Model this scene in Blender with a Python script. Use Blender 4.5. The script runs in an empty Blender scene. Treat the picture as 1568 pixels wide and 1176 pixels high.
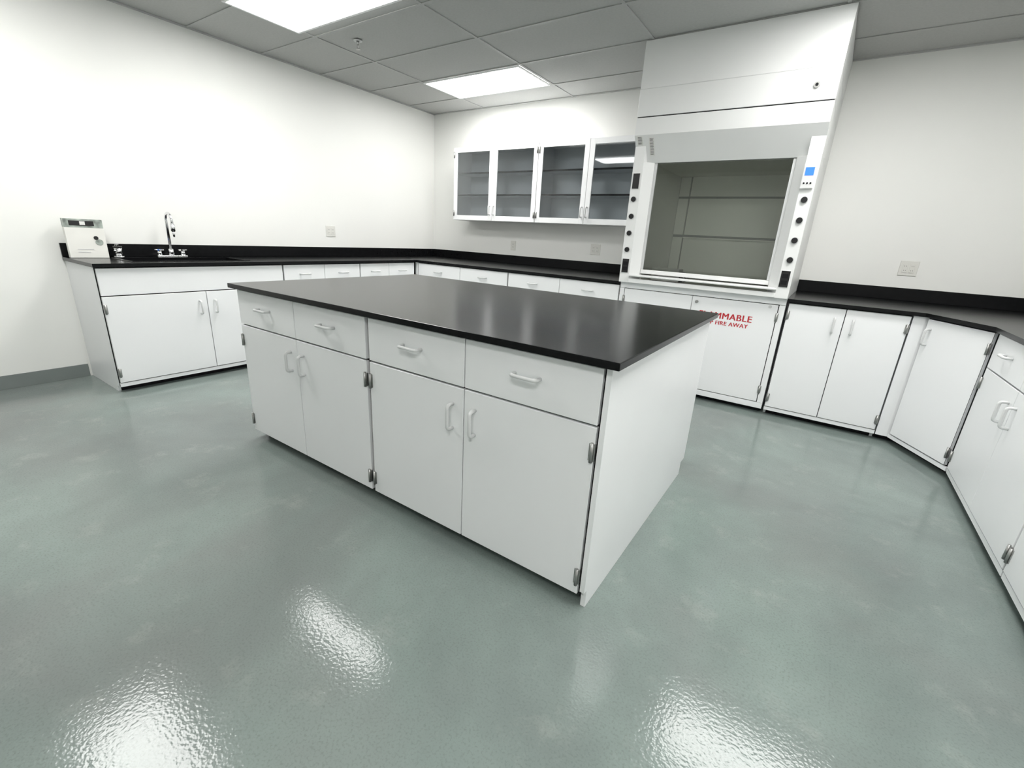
import bpy, bmesh, math, random
from mathutils import Matrix, Vector
# ---------- measured layout (metres; camera stands over the origin) ----------
D=dict(zip('f,h,ix0,ix1,iy0,iy1,wx,wy,cz,cx,ly0,hx0,hx1,hy,z1,lx,ly,ux,uz0,uz1,rx,fy,dx,dy,mid,L2,bm,l1x,l1y,spx,spy,o1y,o1z,o2x,o2z,o3x,o3z,o4x,o4z,fay,faz,m1x,m1y,m2x'.split(','),
 [689.898,1.256,-2.705,-.430,1.205,2.607,-4.745,4.954,2.726,-4.102,.990,-1.518,-.204,3.925,2.209,-3.899,3.908,-4.093,1.422,2.247,.849,3.982,.598,3.538,.535,2.323,-2.755,-3.942,2.562,-3.621,2.883,3.284,1.202,-3.368,1.149,-2.235,1.169,.534,1.186,1.656,.984,-3.770,.541,.254]))
RC=[[0.8236,0.5645,0.0545],[0.2185,-0.2271,-0.9491],[-0.5233,0.7936,-0.3104]]
CAMH=D['h'];FPX=D['f']
ix0,ix1,iy0,iy1=D['ix0'],D['ix1'],D['iy0'],D['iy1']
WX,WY,CZ=D['wx'],D['wy'],D['cz']
CX,LY0=D['cx'],D['ly0']
HX0,HX1=D['hx0'],D['hx1']
LX,LY=D['lx'],D['ly']
UX,UZ0,UZ1=D['ux'],D['uz0'],D['uz1']
RX=D['rx'];FY=D['fy'];RW=RX+.68;FRONT=-2.6
HY=FY-.10

# ---------- materials ----------
def newmat(name):
    m=bpy.data.materials.new(name);m.use_nodes=True
    return m,m.node_tree.nodes,m.node_tree.links,m.node_tree.nodes['Principled BSDF']
def pmat(name,col,rough=.5,metal=0,var=.03,scale=8,bump=0,bscale=200,spec=.5):
    m,N,L,b=newmat(name)
    tc=N.new('ShaderNodeTexCoord');nz=N.new('ShaderNodeTexNoise');nz.inputs['Scale'].default_value=scale;nz.inputs['Detail'].default_value=1
    L.new(tc.outputs['Object'],nz.inputs['Vector'])
    cr=N.new('ShaderNodeValToRGB')
    cr.color_ramp.elements[0].position=.3;cr.color_ramp.elements[1].position=.7
    cr.color_ramp.elements[0].color=tuple(c*(1-var) for c in col)+(1,)
    cr.color_ramp.elements[1].color=tuple(min(1,c*(1+var)) for c in col)+(1,)
    L.new(nz.outputs['Fac'],cr.inputs['Fac']);L.new(cr.outputs['Color'],b.inputs['Base Color'])
    b.inputs['Roughness'].default_value=rough;b.inputs['Metallic'].default_value=metal;b.inputs['Specular IOR Level'].default_value=spec
    if bump:
        n2=N.new('ShaderNodeTexNoise');n2.inputs['Scale'].default_value=bscale;n2.inputs['Detail'].default_value=1;L.new(tc.outputs['Object'],n2.inputs['Vector'])
        bp=N.new('ShaderNodeBump');bp.inputs['Strength'].default_value=bump;bp.inputs['Distance'].default_value=.002
        L.new(n2.outputs['Fac'],bp.inputs['Height']);L.new(bp.outputs['Normal'],b.inputs['Normal'])
    return m
M_WALL=pmat('wall_paint',(.845,.85,.825),.5,var=.012,scale=1.5)
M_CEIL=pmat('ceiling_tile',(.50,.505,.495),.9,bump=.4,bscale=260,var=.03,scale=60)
M_GRID=pmat('ceiling_grid_metal',(.47,.475,.47),.5)
M_BASE=pmat('vinyl_baseboard',(.20,.225,.22),.45)
M_WHITE=pmat('white_laminate',(.86,.87,.88),.32,var=.008,scale=3)
M_EDGE=pmat('dark_carcass_gap',(.010,.010,.012),.7,spec=.2)
M_BLACK=pmat('black_epoxy_resin',(.006,.0063,.007),.20,var=.15,scale=30,spec=.16)
M_BLK2=pmat('black_plastic',(.01,.01,.011),.35)
M_GREY=pmat('pull_grey_plastic',(.66,.67,.67),.35)
M_STEEL=pmat('brushed_steel',(.42,.42,.41),.35,metal=1,var=.06,scale=40)
M_CHROME=pmat('chrome',(.80,.80,.81),.18,metal=1,var=.02)
M_HOOD=pmat('hood_powder_coat',(.79,.80,.795),.35,var=.01,scale=3)
M_LINER=pmat('hood_liner',(.82,.83,.77),.45,var=.02,scale=2)
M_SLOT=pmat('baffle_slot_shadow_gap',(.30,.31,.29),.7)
M_INT=pmat('cabinet_interior',(.72,.74,.76),.5,var=.02)
M_RED=pmat('red_lettering',(.50,.02,.03),.5)
M_PLATE=pmat('outlet_plastic',(.72,.72,.68),.4)
M_CARD=pmat('white_cardboard',(.82,.82,.78),.6)
M_PRT=pmat('printed_photo_grey',(.30,.34,.31),.5,var=.5,scale=25)
M_BLUE=pmat('blue_valve_index',(.05,.2,.7),.4)
M_LBL=pmat('label_paper',(.78,.78,.76),.6)
def m_scr():
    m,N,L,b=newmat('lcd_blue')
    b.inputs['Base Color'].default_value=(.02,.12,.8,1);b.inputs['Emission Color'].default_value=(.05,.22,1,1);b.inputs['Emission Strength'].default_value=.8
    return m
M_SCR=m_scr()
def m_light(name,s):
    m,N,L,b=newmat(name)
    e=N.new('ShaderNodeEmission');e.inputs['Color'].default_value=(1,.99,.965,1);e.inputs['Strength'].default_value=s
    L.new(e.outputs[0],N['Material Output'].inputs['Surface'])
    return m
M_LIGHT=m_light('troffer_diffuser',20.5)
def m_glass(name,tint,gl):
    m,N,L,b=newmat(name)
    t=N.new('ShaderNodeBsdfTransparent');t.inputs[0].default_value=tint+(1,)
    g=N.new('ShaderNodeBsdfGlossy');g.inputs['Roughness'].default_value=.03
    fr=N.new('ShaderNodeFresnel');fr.inputs['IOR'].default_value=gl
    mx=N.new('ShaderNodeMixShader');L.new(fr.outputs[0],mx.inputs[0]);L.new(t.outputs[0],mx.inputs[1]);L.new(g.outputs[0],mx.inputs[2])
    L.new(mx.outputs[0],N['Material Output'].inputs['Surface'])
    return m
M_GLASS=m_glass('cabinet_glass',(.86,.88,.89),1.5)
M_SASH=m_glass('sash_glass',(.94,.955,.935),1.85)
def m_floor():
    m,N,L,b=newmat('epoxy_floor')
    tc=N.new('ShaderNodeTexCoord')
    def noise(s,d,r,dist=0):
        n=N.new('ShaderNodeTexNoise');n.inputs['Scale'].default_value=s;n.inputs['Detail'].default_value=d;n.inputs['Roughness'].default_value=r;n.inputs['Distortion'].default_value=dist
        L.new(tc.outputs['Object'],n.inputs['Vector']);return n
    def ramp(n,stops):
        c=N.new('ShaderNodeValToRGB');e=c.color_ramp.elements
        e[0].position,e[0].color=stops[0];e[1].position,e[1].color=stops[-1]
        for p,q in stops[1:-1]: x=e.new(p);x.color=q
        L.new(n.outputs['Fac'],c.inputs['Fac']);return c
    def mix(f,a,bcol):
        x=N.new('ShaderNodeMix');x.data_type='RGBA';x.inputs['B'].default_value=bcol
        L.new(f.outputs['Color'],x.inputs['Factor']);L.new(a,x.inputs['A']);return x.outputs['Result']
    c1=ramp(noise(.9,6,.62,.3),[(.34,(.158,.188,.178,1)),(.5,(.200,.243,.228,1)),(.68,(.248,.303,.282,1))])
    c0=ramp(noise(.55,4,.6,.4),[(.50,(0,0,0,1)),(.66,(.6,.6,.6,1))])
    o=mix(c0,c1.outputs['Color'],(.188,.196,.190,1))
    c2=ramp(noise(4.5,5,.7),[(.56,(0,0,0,1)),(.80,(.40,.40,.40,1))])
    o=mix(c2,o,(.38,.40,.37,1))
    c3=ramp(noise(140,2,.6),[(.50,(0,0,0,1)),(.72,(.42,.42,.42,1))])
    o=mix(c3,o,(.12,.14,.13,1))
    L.new(o,b.inputs['Base Color'])
    b.inputs['Roughness'].default_value=.11;b.inputs['Specular IOR Level'].default_value=.32
    n3=noise(100,1,.5)
    bp=N.new('ShaderNodeBump');bp.inputs['Strength'].default_value=.15;bp.inputs['Distance'].default_value=.003
    L.new(n3.outputs['Fac'],bp.inputs['Height']);L.new(bp.outputs['Normal'],b.inputs['Normal'])
    return m
M_FLOOR=m_floor()

# ---------- mesh builder ----------
class MB:
    def __init__(s): s.bm=bmesh.new();s.mats=[]
    def mi(s,m):
        if m not in s.mats: s.mats.append(m)
        return s.mats.index(m)
    def box(s,x0,x1,y0,y1,z0,z1,m,bev=0,seg=1):
        i=s.mi(m);T=Matrix.Translation(((x0+x1)/2,(y0+y1)/2,(z0+z1)/2))@Matrix.Diagonal((abs(x1-x0),abs(y1-y0),abs(z1-z0),1))
        r=bmesh.ops.create_cube(s.bm,size=1,matrix=T);vs=r['verts']
        fs={f for v in vs for f in v.link_faces}
        for f in fs: f.material_index=i
        if bev:
            es=list({e for v in vs for e in v.link_edges})
            bmesh.ops.bevel(s.bm,geom=es,offset=bev,segments=seg,affect='EDGES',profile=.5)
    def prism(s,pts,vec,m,bev=0):
        i=s.mi(m);vec=Vector(vec)
        a=[s.bm.verts.new(p) for p in pts];b=[s.bm.verts.new(Vector(p)+vec) for p in pts]
        n=len(pts);fs=[s.bm.faces.new(a),s.bm.faces.new(b[::-1])]
        for k in range(n): fs.append(s.bm.faces.new((a[k],b[k],b[(k+1)%n],a[(k+1)%n])))
        for f in fs: f.material_index=i
        bmesh.ops.recalc_face_normals(s.bm,faces=fs)
    def cyl(s,p0,p1,r,m,seg=20,r2=None):
        i=s.mi(m);p0=Vector(p0);p1=Vector(p1);d=p1-p0
        T=Matrix.Translation((p0+p1)/2)@d.to_track_quat('Z','Y').to_matrix().to_4x4()
        q=bmesh.ops.create_cone(s.bm,cap_ends=True,segments=seg,radius1=r,radius2=r if r2 is None else r2,depth=d.length,matrix=T)
        for f in {f for v in q['verts'] for f in v.link_faces}:
            f.material_index=i
            if len(f.verts)==4: f.smooth=True
    def tube(s,pts,r,m,seg=8):
        i=s.mi(m);P=[Vector(p) for p in pts];rings=[];up=None
        for k,p in enumerate(P):
            t=(P[min(k+1,len(P)-1)]-P[max(k-1,0)]).normalized()
            if up is None: up=t.orthogonal().normalized()
            up=(up-t*up.dot(t)).normalized();w=t.cross(up)
            rings.append([s.bm.verts.new(p+(up*math.cos(2*math.pi*j/seg)+w*math.sin(2*math.pi*j/seg))*r) for j in range(seg)])
        for a,b in zip(rings,rings[1:]):
            for j in range(seg):
                f=s.bm.faces.new((a[j],a[(j+1)%seg],b[(j+1)%seg],b[j]));f.material_index=i;f.smooth=True
        for f in (s.bm.faces.new(rings[0][::-1]),s.bm.faces.new(rings[-1])): f.material_index=i
    def obj(s,name,M=None):
        me=bpy.data.meshes.new(name)
        bmesh.ops.recalc_face_normals(s.bm,faces=s.bm.faces[:])
        s.bm.to_mesh(me);s.bm.free()
        for m in s.mats: me.materials.append(m)
        o=bpy.data.objects.new(name,me);bpy.context.collection.objects.link(o)
        if M is not None: o.matrix_world=M
        return o
def fillet(pts,r,n=5):
    P=[Vector(p) for p in pts];out=[P[0]]
    for a,b,c in zip(P,P[1:],P[2:]):
        u=(a-b).normalized()*r;v=(c-b).normalized()*r
        for k in range(n+1):
            t=k/n;out.append((b+u)*(1-t)**2+b*2*t*(1-t)+(b+v)*t*t)
    out.append(P[-1]);return out
def empty(name,loc=(0,0,0)):
    e=bpy.data.objects.new(name,None);bpy.context.collection.objects.link(e);e.location=loc;return e
def pose(x,y,z=0,deg=0): return Matrix.Translation((x,y,z))@Matrix.Rotation(math.radians(deg),4,'Z')

# ---------- cabinet parts ----------
CH=.902;TOE=.045;DB=.058;DRZ=.706
def pull(b,cx,cz,vertical,L=.10):
    h=L/2;o=.032
    if vertical: pts=[(cx,.001,cz-h),(cx,-o,cz-h),(cx,-o,cz+h),(cx,.001,cz+h)]
    else: pts=[(cx-h,.001,cz),(cx-h,-o,cz),(cx+h,-o,cz),(cx+h,.001,cz)]
    b.tube(fillet(pts,.016,5),.0072,M_GREY,10)
def hinge(b,x,z):
    b.cyl((x,-.006,z-.034),(x,-.006,z+.034),.006,M_STEEL,10)
    b.box(x-.011,x+.011,-.003,.004,z-.030,z+.030,M_STEEL)
def front(b,x0,x1,z0,z1):
    b.box(x0,x1,0,.019,z0,z1,M_WHITE,.0015)
def carcass(b,w,d,toe=TOE,x0=0,hollow=False):
    if hollow:
        t=.018
        b.box(x0,x0+t,.024,d,toe,CH,M_WHITE);b.box(x0+w-t,x0+w,.024,d,toe,CH,M_WHITE)
        b.box(x0+t,x0+w-t,.024,d,toe,toe+t,M_WHITE);b.box(x0+t,x0+w-t,d-.008,d,toe+t,CH,M_WHITE);b.box(x0+t,x0+w-t,.024,.04,toe+t,CH,M_WHITE)
    else: b.box(x0,x0+w,.024,d,toe,CH,M_WHITE)
    b.box(x0+.001,x0+w-.001,.0195,.0238,toe+.004,CH-.001,M_EDGE)
    b.box(x0+.018,x0+w-.018,.075,d-.002,.001,toe-.0005,M_EDGE)
    b.box(x0,x0+.018,.075,d,.001,toe-.0003,M_WHITE)
    b.box(x0+w-.018,x0+w,.075,d,.001,toe-.0003,M_WHITE)
def base_cab(name,w,d,M,kind='drawers',rail=0,g=.005,e=.006):
    b=MB();toe=TOE;carcass(b,w,d,toe,hollow=(kind=='apron'));hw=w/2;db=DB+rail
    if rail: b.box(.003,w-.003,.004,.02,toe,db-.006,M_WHITE)
    if kind=='drawers':
        front(b,e,hw-g/2,DRZ+.004,CH-.006);front(b,hw+g/2,w-e,DRZ+.004,CH-.006)
        pull(b,hw/2,.815,False);pull(b,hw*1.5,.815,False);dt=DRZ-.004
    elif kind=='apron':
        front(b,e,w-e,DRZ+.004,CH-.006);dt=DRZ-.004
    else: dt=CH-.006
    front(b,e,hw-g/2,db,dt);front(b,hw+g/2,w-e,db,dt)
    pull(b,hw-.055,dt-.12,True);pull(b,hw+.055,dt-.12,True)
    for z in (db+.075,dt-.085): hinge(b,.0125,z);hinge(b,w-.0125,z)
    return b.obj(name,M)

# ---------- room ----------
def slab(name,x0,x1,y0,y1,z0,z1,m):
    b=MB();b.box(x0,x1,y0,y1,z0,z1,m);return b.obj(name)
slab('floor',WX,RW,FRONT,WY,-.1,0,M_FLOOR)
slab('wall_left',WX-.1,WX,FRONT-.1,WY+.1,0,CZ,M_WALL)
slab('wall_right',RW,RW+.1,FRONT-.1,WY+.1,0,CZ,M_WALL)
slab('wall_back',WX,RW,WY,WY+.1,0,CZ,M_WALL)
slab('wall_front',WX,RW,FRONT-.1,FRONT,0,CZ,M_WALL)
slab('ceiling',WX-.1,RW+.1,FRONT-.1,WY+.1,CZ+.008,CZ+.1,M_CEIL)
slab('baseboard_left',WX+.0005,WX+.006,FRONT+.01,LY0-.003,.001,.10,M_BASE)
slab('baseboard_front',WX+.01,RW-.01,FRONT+.0005,FRONT+.006,.001,.10,M_BASE)
MX,MY=1.22,.61
gx=[LX-.01+MX*k for k in range(-2,8)];gy=[LY-.005+MY*k for k in range(-14,5)]
b=MB()
for x_ in gx:
    if WX+.03<x_<RW-.03: b.box(x_-.011,x_+.011,FRONT,WY,CZ+.002,CZ+.007,M_GRID)
for y_ in gy:
    if FRONT+.03<y_<WY-.03: b.box(WX,RW,y_-.011,y_+.011,CZ+.0015,CZ+.0065,M_GRID)
b.box(WX,WX+.022,FRONT,WY,CZ-.002,CZ+.007,M_GRID);b.box(WX,RW,WY-.022,WY,CZ-.002,CZ+.007,M_GRID)
b.obj('trim_1')
def troffer(x0,y0):
    b=MB();x1=x0+1.196;y1=y0+.586
    b.box(x0+.02,x1-.02,y0+.02,y1-.02,CZ-.006,CZ-.002,M_LIGHT)
    for (a,c,d,e) in ((x0,x1,y0,y0+.02),(x0,x1,y1-.02,y1),(x0,x0+.02,y0+.02,y1-.02),(x1-.02,x1,y0+.02,y1-.02)):
        b.box(a,c,d,e,CZ-.009,CZ-.0005,M_WHITE)
    b.obj('ceiling_light_panel')
l1x,l1y=D['l1x'],D['l1y']-.586
m2x,m2y=D['m2x']-.6,3.22-.3
for (a,c) in ((LX,LY),(l1x,l1y),(-4.1,D['m1y']-.33),(m2x,m2y),(m2x,m2y-1.95),(m2x,m2y-3.9)): troffer(a,c)  # last two panels are out of view, added to keep the island front bright

# ---------- island ----------
isl=empty('laboratory_island',((ix0+ix1)/2,(iy0+iy1)/2,0))
bpy.context.view_layer.update()
def iadd(o): o.parent=isl;o.matrix_parent_inverse=isl.matrix_world.inverted();return o
b=MB();b.box(ix0,ix1,iy0,iy1,.905,.93,M_BLACK,.003,2);iadd(b.obj('countertop'))
iL=ix1-ix0-.06;cw=(iL-.022-.010)/2;dep=(iy1-iy0-.06)/2
for side in (0,1):
    if side==0: P=[(ix0+.03,iy0+.03,0),(ix0+.03+cw+.010,iy0+.03,0)]
    else: P=[(ix1-.03-.022,iy1-.03,180),(ix1-.03-.022-cw-.010,iy1-.03,180)]
    for k,(px,py,a) in enumerate(P):
        iadd(base_cab('cabinet_module_%d'%(side*2+k+1),cw,dep-.001,pose(px,py,0,a)))
b=MB()
y0,y1=iy0+.03,iy1-.03;xe=ix1-.03
b.prism([(xe-.018,y0,TOE+.03),(xe-.018,y0,.904),(xe-.018,y1,.904),(xe-.018,y1,TOE+.03),(xe-.018,y1-.07,TOE+.03),(xe-.018,y1-.07,.001),(xe-.018,y0+.02,.001),(xe-.018,y0+.02,TOE+.03)],(.018,0,0),M_WHITE)
xm=ix0+.03+cw+.001
b.box(xm,xm+.008,y0+.012,y1-.012,TOE,.903,M_EDGE)
b.box(xe-.0215,xe-.0185,y0+.010,y1-.010,TOE,.903,M_EDGE)
iadd(b.obj('end_panel'))

# ---------- left run ----------
L1=LY0+.012;L2=D['L2'];L4=FY-.03;L3=(L2+L4)/2+.03
ddl=CX-WX-.003
base_cab('sink_base_cabinet',L2-L1-.002,ddl,pose(CX,L1,0,90),'apron',rail=.02)
base_cab('base_cabinet',L3-L2-.002,ddl,pose(CX,L2,0,90),rail=.02)
cc=base_cab('base_cabinet',L4-L3-.002,ddl,pose(CX,L3,0,90),rail=.02)
HB0=HX0
bx=[CX+.03,D['bm'],HB0-.001]
for a,c in zip(bx,bx[1:]): base_cab('base_cabinet',c-a-.003,WY-FY-.003,pose(a,FY,0,0),rail=.02)
b=MB();b.box(CX-.016,CX+.027,FY+.002,WY-.003,TOE,CH,M_WHITE);b.box(CX-.016,CX+.027,FY+.075,WY-.01,.001,TOE,M_EDGE);o=b.obj('corner_filler_panel')
bpy.context.view_layer.update();o.parent=cc;o.matrix_parent_inverse=cc.matrix_world.inverted()
def counter(name,polys,splash,extra=None):
    b=MB()
    for p in polys: b.prism([(x,y,.905) for x,y in p],(0,0,.025),M_BLACK)
    for s_ in splash: b.box(*s_,M_BLACK,.002)
    if extra: extra(b)
    return b.obj(name)
ce=CX+.022;fe=FY-.022
FAY=D['fay']
sx0,sx1,sy0,sy1=CX-.46,CX-.09,FAY-.40,FAY+.40
W=.002
def sink_extra(b):
    zb=.68
    b.box(sx0-.012,sx0,sy0-.012,sy1+.012,zb,.906,M_BLACK);b.box(sx1,sx1+.012,sy0-.012,sy1+.012,zb,.906,M_BLACK)
    b.box(sx0,sx1,sy0-.012,sy0,zb,.906,M_BLACK);b.box(sx0,sx1,sy1,sy1+.012,zb,.906,M_BLACK)
    b.box(sx0,sx1,sy0,sy1,zb-.012,zb,M_BLACK)
    b.cyl(((sx0+sx1)/2,(sy0+sy1)/2,zb),((sx0+sx1)/2,(sy0+sy1)/2,zb+.004),.045,M_STEEL,24)
    for q in ((sx0-.02,sx0,sy0-.02,sy1+.02),(sx1,sx1+.02,sy0-.02,sy1+.02),(sx0,sx1,sy0-.02,sy0),(sx0,sx1,sy1,sy1+.02)):
        b.box(q[0],q[1],q[2],q[3],.9295,.935,M_BLACK,.002)
counter('epoxy_countertop',[
 [(WX+W,LY0),(ce,LY0),(ce,sy0),(WX+W,sy0)],
 [(WX+W,sy0),(sx0,sy0),(sx0,sy1),(WX+W,sy1)],
 [(sx1,sy0),(ce,sy0),(ce,sy1),(sx1,sy1)],
 [(WX+W,sy1),(ce,sy1),(ce,fe),(HX0-.004,fe),(HX0-.004,WY-W),(WX+W,WY-W)]],
 [(WX+W,WX+.022,LY0,WY-W,.9302,1.03),(WX+.022,HX0-.004,WY-.022,WY-W,.9302,1.03)],sink_extra)

# ---------- right side ----------
R0x=HX1+.012;dx0=D['dx'];dy1=D['dy'];mid=min(D['mid'],dx0-.02)
base_cab('double_door_base_cabinet',mid-R0x-.004,WY-FY-.003,pose(R0x,FY,0,0),'doors',rail=.02)
dv=Vector((RX-dx0,dy1-FY,0));DL=dv.length;ang=math.degrees(math.atan2(dv.y,dv.x));du=dv.normalized();dn=Vector((-du.y,du.x,0))
b=MB()
p0=Vector((dx0,FY,0))+dn*.024+du*.004;p1=Vector((RX,dy1,0))+dn*.024-du*.004
pl=[(mid,FY+.004),(dx0,FY+.004),(p0.x,p0.y),(p1.x,p1.y),(RX+.004,dy1+.002),(RW-.003,dy1+.002),(RW-.003,WY-.003),(mid,WY-.003)]
b.prism([(x,y,TOE) for x,y in pl],(0,0,CH-TOE),M_WHITE)
q0=Vector((dx0,FY,0))+dn*.08;q1=Vector((RX,dy1,0))+dn*.08
pk=[(mid,FY+.075),(q0.x-.02,FY+.075),(q0.x,q0.y),(q1.x,q1.y),(RX+.08,dy1+.003),(RW-.003,dy1+.003),(RW-.003,WY-.003),(mid,WY-.003)]
b.prism([(x,y,.001) for x,y in pk],(0,0,TOE-.001),M_EDGE)
cab=b.obj('corner_base_cabinet')
b=MB()
b.box(.004,DL-.004,.0185,.0235,TOE+.003,CH-.001,M_EDGE)
b.box(.006,DL-.006,.004,.018,TOE,DB+.012,M_WHITE)
front(b,.022,DL-.022,DB+.02,CH-.006)
pull(b,.065,CH-.12,True)
for z in (DB+.1,CH-.1): hinge(b,DL-.026,z)
d=b.obj('corner_door',pose(dx0,FY,0,ang));d.parent=cab
ry=dy1-.010;RWd=RW-RX-.003;yR=[ry,ry-1.12,ry-2.24]
for a,c in zip(yR,yR[1:]): base_cab('drawer_base_cabinet',a-c-.004,RWd,pose(RX,a,0,-90),rail=.02)
RE=yR[-1]
q=.022
counter('epoxy_countertop',[[(HX1+.004,FY-q),(dx0-.01,FY-q),(RX-q,dy1-.01),(RX-q,RE),(RW-W,RE),(RW-W,WY-W),(HX1+.004,WY-W)]],
 [(HX1+.004,RW-W,WY-.022,WY-W,.9302,1.03),(RW-.022,RW-W,RE,WY-.022,.9302,1.03)])

# ---------- wall cabinets ----------
def wall_cab(x0,w,y0,d,z0,z1):
    b=MB();H=z1-z0;t=.018;hw=w/2
    b.box(0,t,.02,d,0,H,M_WHITE);b.box(w-t,w,.02,d,0,H,M_WHITE);b.box(t,w-t,.02,d,0,t,M_WHITE);b.box(t,w-t,.02,d,H-t,H,M_WHITE)
    b.box(t,w-t,d-.01,d,t,H-t,M_INT);b.box(hw-.012,hw+.012,.022,.04,t,H-t,M_INT)
    b.box(t,t+.003,.04,d-.01,t,H-t,M_INT);b.box(w-t-.003,w-t,.04,d-.01,t,H-t,M_INT)
    for s_ in (.36,.66):
        b.box(t+.004,w-t-.004,.06,d-.012,H*s_-.008,H*s_+.008,M_INT);b.box(t+.004,w-t-.004,.056,.06,H*s_-.009,H*s_+.009,M_EDGE)
    f=.055
    for (a,c) in ((.002,hw-.002),(hw+.002,w-.002)):
        b.box(a,a+f,0,.019,.002,H-.002,M_WHITE,.001);b.box(c-f,c,0,.019,.002,H-.002,M_WHITE,.001)
        b.box(a+f,c-f,0,.019,.002,.002+f,M_WHITE,.001);b.box(a+f,c-f,0,.019,H-.002-f,H-.002,M_WHITE,.001)
        b.box(a+f-.002,c-f+.002,.008,.012,f,H-f,M_GLASS)
    pull(b,hw-.03,.12,True);pull(b,hw+.03,.12,True)
    for z in (.08,H-.08): hinge(b,.012,z);hinge(b,w-.012,z)
    b.obj('glass_door_wall_cabinet',pose(x0,y0,z0))
UY=WY-.33
wall_cab(UX,1.215,UY,.327,UZ0,UZ1);wall_cab(UX+1.22,min(1.215,HX0-.01-UX-1.22),UY,.327,UZ0,UZ1)

# ---------- fume hood ----------
hw=HX1-HX0;hd=WY-HY-.004;c=M_HOOD
fh=empty('fume_hood',(HX0,HY,0));bpy.context.view_layer.update()
def hadd(b,name): 
    o=b.obj(name,pose(HX0,HY,0));o.parent=fh;o.matrix_parent_inverse=fh.matrix_world.inverted();return o
ZS=1.895;ZL=2.08;ZG=D['z1'];ZT=2.40;py=.05
b=MB()
def px(prof,m,x0=0,x1=hw): b.prism([(x0,y,z) for y,z in prof],(x1-x0,0,0),m)
px([(0,ZG-.006),(0,ZL),(.13,ZS),(hd,ZS),(hd,ZG-.006)],c)
b.box(.004,hw-.004,.008,hd-.003,ZG-.006,ZG+.002,M_EDGE)
b.box(0,hw,0,hd,ZG+.002,ZT,c,.002)
b.box(.003,hw-.003,.004,hd-.003,ZT,ZT+.004,M_GREY)
b.box(0,hw,.002,hd,ZT+.004,CZ-.004,c)
b.cyl((hw-.12,.001,2.30),(hw-.12,-.012,2.30),.018,M_STEEL);b.cyl((hw-.12,-.012,2.30),(hw-.12,-.016,2.30),.009,M_EDGE)
hadd(b,'superstructure')
b=MB();zp0=.93;zp1=ZS-.001
for s_ in (0,1):
    pts=[(0,py),(.085,py),(.150,py+.075),(.150,hd),(0,hd)]
    if s_: pts=[(hw-x,y) for x,y in pts]
    b.prism([(x,y,zp0) for x,y in pts],(0,0,zp1-zp0),c)
zc=ZL-(ZL-ZS)*py/.13
for s_ in (0,1):
    x0=.0003 if not s_ else hw-.0853
    b.prism([(x0,py,ZS-.002),(x0,py,zc),(x0,.13,ZS),(x0,.13,ZS-.002)],(.085,0,0),c)
for k,z in enumerate((1.61,1.475,1.34,1.205)):
    for xx in (.040,hw-.042):
        b.cyl((xx,py-.001,z),(xx,py-.012,z),.020,M_BLK2,20);b.cyl((xx,py+.001,z),(xx,py-.003,z),.025,M_GREY,20)
b.box(.012,.072,py-.006,py+.001,1.69,1.81,M_BLK2,.002)
for x0 in (.012,hw-.078):
    b.box(x0,x0+.062,py-.006,py+.001,1.01,1.13,M_BLK2,.002)
    b.box(x0+.012,x0+.05,py-.0085,py-.005,1.03,1.06,M_EDGE);b.box(x0+.012,x0+.05,py-.0085,py-.005,1.075,1.105,M_EDGE)
mx=hw-.088
b.box(mx,mx+.08,py-.02,py+.001,1.68,1.835,M_GREY,.004)
b.box(mx+.014,mx+.066,py-.022,py-.018,1.765,1.815,M_SCR)
for k in range(3): b.cyl((mx+.02+.02*k,py-.019,1.715),(mx+.02+.02*k,py-.023,1.715),.006,M_EDGE,10)
hadd(b,'side_posts')
b=MB()
random.seed(3)
sl=Vector((0,.13,ZS-ZL)).normalized();nrm=Vector((0,-(ZL-ZS),-.13)).normalized()
def lab(x0,w,s0,s1):
    a=Vector((0,0,ZL))
    def P(x,s,o): return Vector((x,0,0))+a+sl*s+nrm*o
    b.prism([P(x0,s0,.0008),P(x0+w,s0,.0008),P(x0+w,s1,.0008),P(x0,s1,.0008)],nrm*.0008,M_LBL)
    s=s0+.008
    while s<s1-.01:
        b.prism([P(x0+.005,s,.0017),P(x0+w*random.uniform(.6,.92),s,.0017),P(x0+w*.9,s+.003,.0017),P(x0+.005,s+.003,.0017)],nrm*.0004,M_EDGE);s+=.009
lab(.02,.045,.006,.083);lab(.115,.04,.02,.17)
hadd(b,'warning_labels')
b=MB()
lx0,lx1=.151,hw-.151
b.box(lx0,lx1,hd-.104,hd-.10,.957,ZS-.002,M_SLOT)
for (z0,z1) in ((.985,1.345),(1.365,1.70),(1.715,ZS-.004)): 
    b.box(lx0+.115,lx1-.01,hd-.135,hd-.105,z0,z1,M_LINER,.002)
    b.box(lx0+.006,lx0+.105,hd-.125,hd-.105,z0,z1,M_LINER,.002)
b.box(lx0+.115,lx1-.01,hd-.165,hd-.136,1.335,1.347,M_LINER,.001)
b.box(lx0,lx0+.004,.16,hd-.105,.957,ZS-.002,M_LINER);b.box(lx1-.004,lx1,.16,hd-.105,.957,ZS-.002,M_LINER)
b.box(lx0,lx1,.17,hd-.14,ZS-.006,ZS-.001,M_LINER)
b.box(lx0,lx1,.10,hd-.002,.93,.955,M_LINER)
hadd(b,'liner_baffles')
b=MB()
b.box(lx0,lx1,.140,.165,1.01,1.045,c,.003);b.box(lx0,lx0+.02,.140,.160,1.045,ZS-.002,M_GREY);b.box(lx1-.02,lx1,.140,.160,1.045,ZS-.002,M_GREY)
b.box(lx0+.02,lx1-.02,.148,.153,1.045,ZS-.002,M_SASH)
b.box(.086,hw-.086,.03,.14,.985,1.0,c,.004);b.box(.086,hw-.086,.045,.10,.93,.965,c,.003)
hadd(b,'sash')
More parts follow.
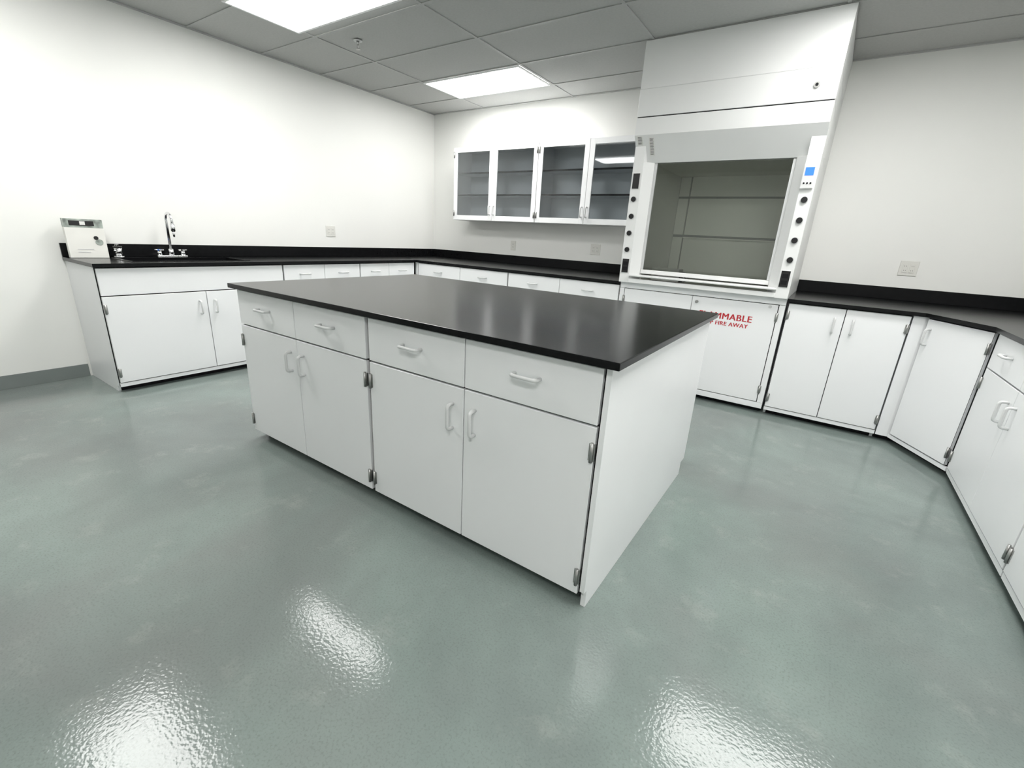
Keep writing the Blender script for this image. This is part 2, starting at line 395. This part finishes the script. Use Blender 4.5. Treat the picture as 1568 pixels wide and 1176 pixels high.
b=MB();b.box(.22,.46,.24,.36,.957,1.065,M_LBL,.003);b.box(.46,.50,.25,.35,.957,1.04,M_BLK2,.002);hadd(b,'loose_valve_box')
b=MB();w=hw-.004
b.box(0,w,.024,WY-FY-.003,TOE,.928,M_WHITE);b.box(.02,w-.02,.075,WY-FY-.005,.001,TOE,M_EDGE)
b.box(0,w,0,.024,TOE+.0,TOE+.045,M_WHITE,.001);b.box(0,.04,0,.024,TOE+.047,.875,M_WHITE);b.box(w-.04,w,0,.024,TOE+.047,.875,M_WHITE)
b.box(.0,w,0,.024,.878,.928,M_WHITE);b.box(.04,w-.04,.018,.0238,TOE+.046,.877,M_EDGE)
front(b,.046,w/2-.022,TOE+.052,.872);front(b,w/2+.0-.018,w-.046,TOE+.052,.872)
b.cyl((w/2+.02,.0,.83),(w/2+.02,-.02,.83),.012,M_STEEL);b.cyl((w-.1,0,.855),(w-.1,-.006,.855),.012,M_GREY)
for z in (.2,.78): hinge(b,.043,z);hinge(b,w-.043,z)
fc=b.obj('flammable_storage_cabinet',pose(HX0+.002,FY,0))
def text(s,x,z,size,name):
    cu=bpy.data.curves.new(name,'FONT');cu.body=s;cu.size=size;cu.align_x='CENTER';cu.extrude=.0004;cu.offset=0;cu.space_character=1.08
    t=bpy.data.objects.new(name+'_c',cu);bpy.context.collection.objects.link(t);bpy.context.view_layer.update()
    me=bpy.data.meshes.new_from_object(t.evaluated_get(bpy.context.evaluated_depsgraph_get()));bpy.data.objects.remove(t)
    me.materials.clear();me.materials.append(M_RED)
    bm=bmesh.new();bm.from_mesh(me)
    for k in (1,2):   # thicken strokes: shifted copies joined in the same mesh
        g=bmesh.new();g.from_mesh(me);vm={}
        for v in g.verts: vm[v.index]=bm.verts.new((v.co.x+size*.028*k,v.co.y,v.co.z+.0002*k))
        for f in g.faces: bm.faces.new([vm[v.index] for v in f.verts])
        g.free()
    bm.to_mesh(me);bm.free()
    o=bpy.data.objects.new(name,me);bpy.context.collection.objects.link(o);o.parent=fc
    o.location=(x,-.0008,z);o.rotation_euler=(math.pi/2,0,0)
text('FLAMMABLE',w*.75-.078,.716,.070,'lettering_flammable');text('KEEP FIRE AWAY',w*.75-.078,.666,.045,'lettering_keep_fire_away')

# ---------- outlets ----------
def outlet(M,gang=1):
    b=MB();w=.045*gang+.03;b.box(-w/2,w/2,-.006,-.0005,-.058,.058,M_PLATE,.002)
    for g in range(gang):
        cx=(g-(gang-1)/2)*.046
        b.box(cx-.017,cx+.017,-.009,-.006,-.034,.034,M_PLATE,.001)
        for z in (-.017,.017):
            for s_ in (-.006,.006): b.box(cx+s_-.001,cx+s_+.001,-.0095,-.0088,z-.004,z+.005,M_EDGE)
    b.obj('wall_outlet',M)
outlet(pose(WX,D['o1y'],D['o1z'],90),2);outlet(pose(D['o2x'],WY,D['o2z']),1);outlet(pose(D['o3x'],WY,D['o3z']),2);outlet(pose(D['o4x'],WY,D['o4z']),2)

# ---------- faucet ----------
b=MB();Z=.9305
b.box(-.11,.11,-.028,.028,0,.018,M_CHROME,.006,2);b.cyl((0,0,.018),(0,0,.07),.022,M_CHROME,24,.016)
g=[(0,0,.06),(0,0,.30)]+[(0,-.055+.055*math.cos(a),.30+.055*math.sin(a)) for a in [math.pi*k/12 for k in range(1,13)]]+[(0,-.11,.25)]
b.tube(g,.010,M_CHROME,14);b.cyl((0,-.11,.27),(0,-.11,.215),.016,M_CHROME,18);b.cyl((0,-.11,.215),(0,-.11,.17),.011,M_CHROME,14,.006)
for s_ in (-1,1):
    x_=s_*.085
    b.cyl((x_,0,.018),(x_,0,.055),.019,M_CHROME,20,.013);b.cyl((x_,0,.055),(x_,0,.066),.014,M_BLK2 if s_>0 else M_BLUE,16)
    b.cyl((x_-.032,0,.06),(x_+.032,0,.06),.006,M_CHROME,10);b.cyl((x_,-.032,.06),(x_,.032,.06),.006,M_CHROME,10)
b.obj('laboratory_faucet',pose(WX+.12,FAY,Z,90))
b=MB();b.cyl((0,0,0),(0,0,.012),.035,M_CHROME,24);b.cyl((0,0,.012),(0,0,.075),.020,M_CHROME,24,.026);b.cyl((0,0,.075),(0,0,.085),.028,M_BLK2,24)
b.tube(fillet([(0,0,.06),(0,-.05,.06),(0,-.085,.05)],.02),.008,M_CHROME);b.box(-.006,.006,-.04,.02,.085,.10,M_BLK2,.002)
b.cyl((0,.02,.03),(0,.05,.03),.012,M_BLK2,16)
b.obj('laboratory_gas_valve',pose(WX+.115,LY0+.31,Z+.001,60))
b=MB();w=.22;dd=.07;H=.215
b.box(0,w,0,dd,0,H,M_CARD,.002);b.box(0,w,.0,dd,H+.0005,H+.062,M_PRT,.001);b.box(.03,.17,-.002,.0,H+.014,H+.05,M_BLK2,.0005);b.box(.09,.12,-.003,-.0015,H+.02,H+.045,M_LBL)
b.cyl((.18,-.0005,.115),(.18,-.002,.115),.022,M_PRT,20);b.cyl((.165,-.0005,.145),(.165,-.0022,.145),.014,M_BLK2,16)
b.box(.05,.14,-.0015,0,.06,.066,M_GREY);b.box(.05,.12,-.0015,0,.04,.045,M_GREY)
b.obj('cardboard_product_box',pose(WX+.13,LY0+.02,Z,84))
b=MB();b.cyl((0,0,0),(0,0,-.004),.035,M_GREY,24);b.cyl((0,0,-.004),(0,0,-.03),.012,M_STEEL,12)
for s_ in (-1,1): b.tube(fillet([(0,0,-.028),(s_*.014,0,-.036),(s_*.012,0,-.05),(0,0,-.06)],.006),.003,M_STEEL,6)
b.cyl((0,0,-.06),(0,0,-.063),.018,M_STEEL,16)
b.obj('fire_sprinkler',pose(D['spx'],D['spy'],CZ-.0005))

# ---------- camera / world ----------
cam=bpy.data.cameras.new('camera');co=bpy.data.objects.new('camera',cam);bpy.context.collection.objects.link(co)
cam.sensor_fit='HORIZONTAL';cam.sensor_width=36;cam.lens=36*FPX/1568;cam.clip_start=.05
Rm=Matrix([[RC[0][i],-RC[1][i],-RC[2][i]] for i in range(3)]).to_4x4()
co.matrix_world=Matrix.Translation((0,0,CAMH))@Rm
bpy.context.scene.camera=co
w=bpy.data.worlds.new('w');bpy.context.scene.world=w;w.use_nodes=True;w.node_tree.nodes['Background'].inputs[0].default_value=(.5,.5,.5,1);w.node_tree.nodes['Background'].inputs[1].default_value=.3
bpy.context.scene.view_settings.view_transform='Standard'
